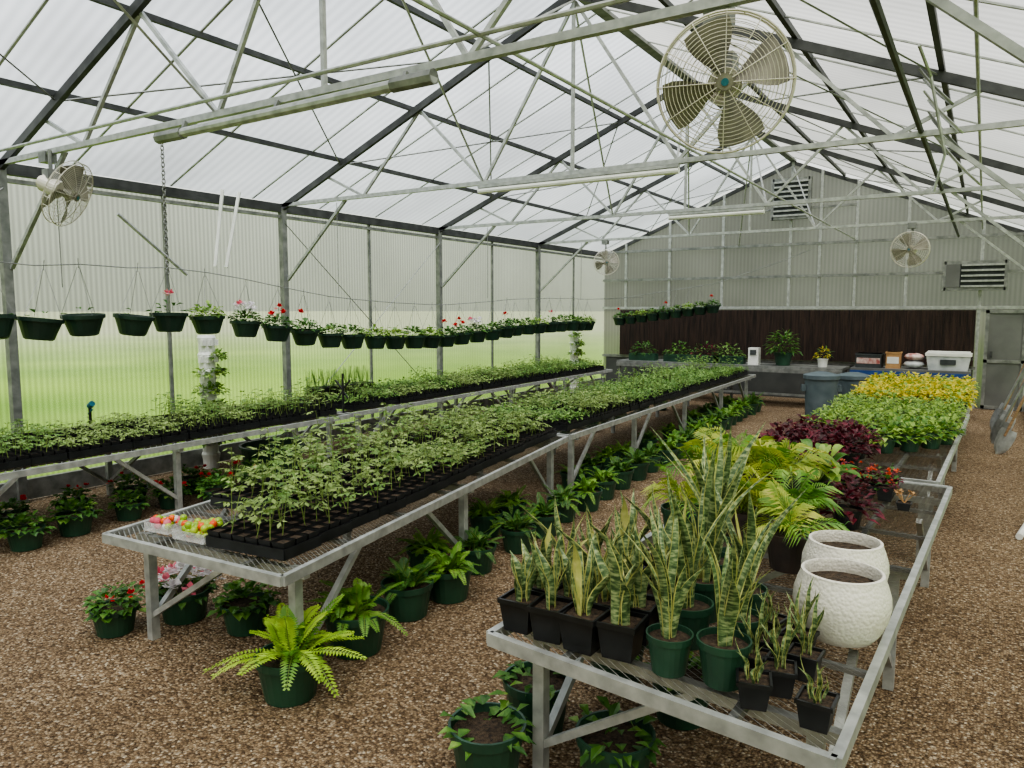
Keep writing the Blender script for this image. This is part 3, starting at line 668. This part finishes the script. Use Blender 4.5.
b=MB(); b.tube([(0,0,.0),(0,0,.48)],.014,'black',6); b.tube([(-.09,0,.40),(0,0,.28),(.09,0,.40)],.014,'black',6); b.tube([(-.06,0,.18),(0,0,.27),(.06,0,.18)],.012,'black',6); b.disc((0,0,.002),.05,'black',12,.01); put(b.mesh('iron_garden_stake'),'iron_garden_stake',(-6.45,6.36,.665),(0,0,.5))
b=MB(); b.tube([(0,0,0),(0,0,.2)],.015,'black',8); b.tube([(0,0,.2),(.05,0,.23)],.03,'teal',10); b.tube([(-.03,0,.12),(.04,0,.17)],.01,'teal',6); put(b.mesh('hose_nozzle'),'hose_nozzle',(-7.45,3.9,.75))
# produce boxes
def produce(name,mats,loc,n=22,w=.17,d=.13,zt=.065):
    b=MB()
    for s in (-1,1): b.box((s*w/2-.002,-d/2,0),(s*w/2+.002,d/2,.05),'clear'); b.box((-w/2,s*d/2-.002,0),(w/2,s*d/2+.002,.05),'clear')
    b.box((-w/2,-d/2,0),(w/2,d/2,.003),'clear')
    for i in range(n):
        c=(U(-w/2+.02,w/2-.02),U(-d/2+.02,d/2-.02),U(.018,zt)); r=U(.016,.023)
        b.lathe([(r*math.sin(math.pi*k/6)+.0005,-r*math.cos(math.pi*k/6)) for k in range(7)],random.choice(mats),10,c)
    me=b.mesh(name); smooth_auto(me,1); put(me,name,loc,(0,0,.1))
produce('tomato_punnet',['tomgrn','tomgrn','tomgrn','tomred'],(-3.52,2.40,.675),60,.24,.18,.08); produce('strawberry_punnet',['tomred','pink','tomgrn','wpet'],(-3.81,2.39,.675),34,.19,.16)
# ---------------------------------------------------------------- hanging baskets
def basket(flo,mats,nf,nb=75):
    b=MB(); b.lathe([(.09,0),(.105,.01),(.147,.14),(.16,.14),(.163,.17),(.155,.17),(.15,.15)],'potd',20); b.disc((0,0,.15),.15,'soil',20,.01)
    b.bush((0,0,.16),.15,.12,nb,.07,.055,mats,0)
    for k in range(3):
        a=2.09*k+.3; b.tube([(.155*math.cos(a),.155*math.sin(a),.16),(.01*math.cos(a),.01*math.sin(a),.55)],.0022,'alud',3)
    b.tube([(0,0,.54),(0,0,.62)],.003,'alud',4)
    for i in range(nf):
        a=U(0,6.28); q=U(.02,.13); z=.17+U(.1,.2); b.tube([(0,0,.17),(math.cos(a)*q,math.sin(a)*q,z)],.002,'stem',3); b.flower((math.cos(a)*q,math.sin(a)*q,z),.05,random.choice(flo),14)
    return b.mesh('hanging_basket')
HBK=[basket(['red'],['dkleaf','fernd'],3,90),basket(['wpet','wpet','pink'],['dkleaf','broad'],6,110),basket(['red'],['dkleaf','seed'],0),basket(['red'],['seed','lett'],0,90),basket(['pink'],['dkleaf'],0,3),basket(['pink'],['dkleaf'],1,16),basket(['red'],['dkleaf','fernd'],1,90)]
pl=[(2.5,1.78,4),(2.85,1.78,4),(3.22,1.76,4),(3.6,1.79,4),(4.05,1.78,4),(4.45,1.80,5),(4.9,1.77,3),(5.35,1.72,1),(5.75,1.66,0),(6.2,1.6,6),(6.6,1.55,2),(7.0,1.52,2),(7.4,1.5,3),(7.8,1.48,3),(8.2,1.47,2),(8.6,1.46,3),(9.0,1.46,6),(9.4,1.48,0),(9.8,1.5,1),(10.2,1.52,2),(10.6,1.55,6),(11.0,1.57,2),(11.4,1.58,2),(11.8,1.59,3),(12.2,1.6,5),(12.6,1.6,2),(13.0,1.61,2),(13.4,1.6,2),(13.8,1.6,3)]
for y,z,k in pl:
    x=-6.9+U(-.03,.03); tl=.12 if k==4 else .05
    put(HBK[k],'hanging_basket',(x,y,z-.12),(U(-tl,tl),U(-tl,tl),U(0,6)),1.12 if y<4.6 else U(1.03,1.13))
b=MB(); b.tube([(-6.9,YF+.1,2.42)]+[(-6.9,y,z+.52) for y,z,k in pl]+[(-6.9,YB-.2,2.2)],.005,'alud',5)
for y in TY[1:-1]: b.tube([(-6.93,y,2.1),(-6.93,y,3.24)],.005,'alud',4)
put(b.mesh('basket_cable'),'basket_cable')
for i in range(9):
    x=-7.1+i*.27; put(HBK[(6,2,3,2)[i%4]],'hanging_basket',(x,15.8,1.55+i*.035),(0,0,U(0,6)),1)
b=MB(); b.tube([(-7.6,15.8,2.15),(-7.1,15.8,2.17),(-4.9,15.8,2.46),(-3.5,15.8,2.9),(-3.0,15.8,3.1)],.006,'alud',5); put(b.mesh('basket_cable'),'basket_cable')
# ---------------------------------------------------------------- vertical towers
def tower(loc):
    b=MB(); pr=[]
    for k in range(8):
        z=k*.2; pr+=[(.092,z),(.094,z+.1),(.108,z+.17),(.092,z+.2)]
    b.lathe(pr,'white',16,cap=True)
    for k in range(1,8):
        for a in (-1.3,-.5,.4,1.2):
            a+=.3*(k%2)
            b.box((math.cos(a)*.1-.025,math.sin(a)*.1-.025,k*.2+.08),(math.cos(a)*.1+.025,math.sin(a)*.1+.025,k*.2+.15),'white')
            if k<7 and R()<.66: b.bush((math.cos(a)*.13,math.sin(a)*.13,k*.2+.13),.08,.08,40,.08,.05,['lett','seed','seed'])
    put(b.mesh('hydroponic_tower'),'hydroponic_tower',loc)
tower((-7.82,5.5,0)); tower((-7.7,14.7,0))
# ---------------------------------------------------------------- trash cans, back clutter
def can(loc,s=1):
    b=MB(); b.lathe([(.2,0),(.22,.01),(.25,.72),(.275,.72),(.275,.78),(.25,.79),(.1,.83)],'grey',28,cap=True)
    for q in (-1,1): b.box((q*.27-.03,-.05,.52),(q*.27+.03,.05,.62),'grey')
    me=b.mesh('trash_can'); smooth_auto(me); put(me,'trash_can',loc,(0,0,.4),s)
can((-2.25,13.2,0),1.05); can((-1.85,13.9,0),1.0)
def table(x0,x1,y0,y1,z,mat,name,top=None):
    b=MB(); b.box((x0,y0,z-.05),(x1,y1,z),top or mat)
    for x in (x0+.05,(x0+x1)/2,x1-.05):
        for y in (y0+.05,y1-.05): b.beam((x,y,0),(x,y,z-.05),.05,.05,mat)
    b.beam((x0,y0+.03,.25),(x1,y0+.03,.25),.04,.04,mat); b.beam((x0,y0-.01,z-.08),(x1,y0-.01,z-.08),.03,.08,mat); put(b.mesh(name),name)
table(-6.8,-2.2,15.0,15.9,.8,'alud','back_bench'); table(-2.05,-.15,14.9,15.7,.84,'blue','blue_work_table','coat')
b=MB()
for k,(x,mt) in enumerate(((-6.3,'dkleaf'),(-5.5,'broad'),(-4.9,'burg'),(-4.4,'seed'))):
    b.box((x-.3,15.2,.8),(x+.3,15.42,.95),'pot'); b.bush((x,15.3,.96),.28,.26,90,.1,.06,[mt,'dkleaf'])
put(b.mesh('window_box_planter'),'window_box_planter')
b=MB(); b.box((-4.0,15.2,.8),(-3.8,15.4,1.14),'white'); b.box((-3.96,15.18,1.0),(-3.84,15.2,1.1),'dgrey'); put(b.mesh('space_heater'),'space_heater')
b=MB(); pot(b,.18,.13,.25); b.bush((0,0,.3),.26,.42,150,.16,.06,['broad','dkleaf']); put(b.mesh('potted_shrub'),'potted_shrub',(-3.35,15.35,.8))
b=MB(); pot(b,.1,.08,.16,'white'); b.bush((0,0,.2),.14,.2,60,.1,.04,['broad','yel']); put(b.mesh('potted_lily'),'potted_lily',(-2.6,15.3,.8))
def box(name,x0,y0,z0,x1,y1,z1,mat):
    b=MB(); b.box((x0,y0,z0),(x1,y1,z1),mat); b.box((x0+.02,y0-.004,z0+(z1-z0)*.3),(x1-.02,y0,z0+(z1-z0)*.7),'bagr' if mat!='tan' else 'white'); b.box((x0-.01,y0-.01,z1-.03),(x1+.01,y1+.01,z1),mat); put(b.mesh(name),name)
box('storage_bin',-1.98,15.0,.84,-1.55,15.4,1.1,'dgrey'); box('cardboard_box',-1.48,15.05,.84,-1.25,15.35,1.14,'tan')
def bag(name,loc,l,w,h,mat,rot):
    b=MB(); pts=[];n=14;k=8
    for i in range(n+1):
        t=i/n; x=(t-.5)*l; q=math.sin(math.pi*min(1,max(0,t)))**.35
        for j in range(k*2):
            a=2*math.pi*j/(k*2); pts.append((x,math.cos(a)*w/2*max(q,.3),h/2+math.sin(a)*h/2*q*(1+.06*math.sin(5*t*3+a*3))))
    m=k*2; fs=[(i*m+j,i*m+(j+1)%m,(i+1)*m+(j+1)%m,(i+1)*m+j) for i in range(n) for j in range(m)]
    b.faces(pts,fs,mat); me=b.mesh(name,True); put(me,name,loc,rot)
bag('potting_mix_bag',(-1.04,15.25,.85),.34,.3,.14,'bagw',(0,0,.1)); bag('potting_mix_bag',(-1.04,15.25,.99),.32,.28,.13,'bagr',(0,0,-.1))
b=MB(); p=[(-.3,-.18,0),(.3,-.18,0),(.3,.18,0),(-.3,.18,0),(-.34,-.2,.25),(.34,-.2,.25),(.34,.2,.25),(-.34,.2,.25)]
b.faces(p,[(3,2,1,0),(0,1,5,4),(1,2,6,5),(2,3,7,6),(3,0,4,7)],'bagw'); b.box((-.355,-.215,.25),(.355,.215,.30),'white'); b.box((-.33,-.19,.30),(.33,.19,.325),'white'); b.box((-.12,-.222,.1),(.12,-.195,.19),'dgrey')
for s in (-1,1): b.beam((s*.36,-.1,.2),(s*.36,.1,.2),.02,.03,'dgrey')
put(b.mesh('cooler'),'cooler',(-.5,15.25,.84))
def tool(x,y,kind):
    b=MB(); top=Vector((XR-.08,y+.1,1.4)); ft=Vector((x,y,.0)); d=(top-ft).normalized()
    b.tube([ft+d*.26,top],.018,'wood' if kind else 'alud',6); sd=(Vector((.8,-.6,0))-d*d.dot(Vector((.8,-.6,0)))).normalized(); nn=d.cross(sd)
    pts=[]
    for i in range(7):
        t=i/6; w=(.02,.08,.11,.12,.125,.125,.11)[i]; p=ft+d*(.36*t)
        for j in range(5): q=j/4-.5; pts.append(p+sd*(q*2*w)+nn*(.12*(q*q)))
    b.faces(pts,[(i*5+j,i*5+j+1,i*5+j+6,i*5+j+5) for i in range(6) for j in range(4)],'alu' if kind else 'alud')
    b.tube([top-Vector((0,.06,0)),top+Vector((0,.06,0))],.016,'dark',6)
    put(b.mesh('shovel'),'shovel')
for i,(x,y) in enumerate(((.22,11.6),(.18,12.5),(.26,13.1),(.18,13.9),(.28,14.7))): tool(x,y,(i+1)%2)
b=MB(); b.tube([(.34,7.3,.03),(.45,8.0,.03)],.028,'white',10); put(b.mesh('pvc_pipe'),'pvc_pipe')
# ---------------------------------------------------------------- light
w=bpy.data.worlds.new('overcast'); bpy.context.scene.world=w; w.use_nodes=True; nt=w.node_tree; nt.nodes.clear()
o=N(nt,'ShaderNodeOutputWorld'); bg=N(nt,'ShaderNodeBackground'); tc=N(nt,'ShaderNodeTexCoord'); sp=N(nt,'ShaderNodeSeparateXYZ')
nt.links.new(tc.outputs['Generated'],sp.inputs[0]); r=ramp(nt,[(0.0,(0.44,0.46,0.40)),(0.10,(0.58,0.60,0.55)),(0.3,(1.0,1.0,1.0)),(0.6,(0.72,0.77,0.82)),(1.0,(.66,.72,.78))]); nt.links.new(sp.outputs[2],r.inputs[0])
nt.links.new(r.outputs[0],bg.inputs[0]); bg.inputs[1].default_value=1.85; nt.links.new(bg.outputs[0],o.inputs[0])
s=bpy.data.lights.new('sun','SUN'); s.energy=9.0; s.angle=math.radians(60); s.color=(1,.97,.92); so=bpy.data.objects.new('sun',s); COL.objects.link(so); so.rotation_euler=(math.radians(22),math.radians(16),0)
try: bpy.context.scene.view_settings.look='AgX - Medium High Contrast'
except Exception: pass
# ---------------------------------------------------------------- camera
F=740.0; PH=math.atan(0.1); TH=math.atan(473/740.0*math.cos(PH))
cam=bpy.data.cameras.new('camera'); co=bpy.data.objects.new('camera',cam); COL.objects.link(co)
cam.sensor_width=36; cam.lens=F/1024*36; cam.clip_end=3000
co.location=(0,0,1.9); co.rotation_euler=(math.pi/2-PH,0,TH); bpy.context.scene.camera=co
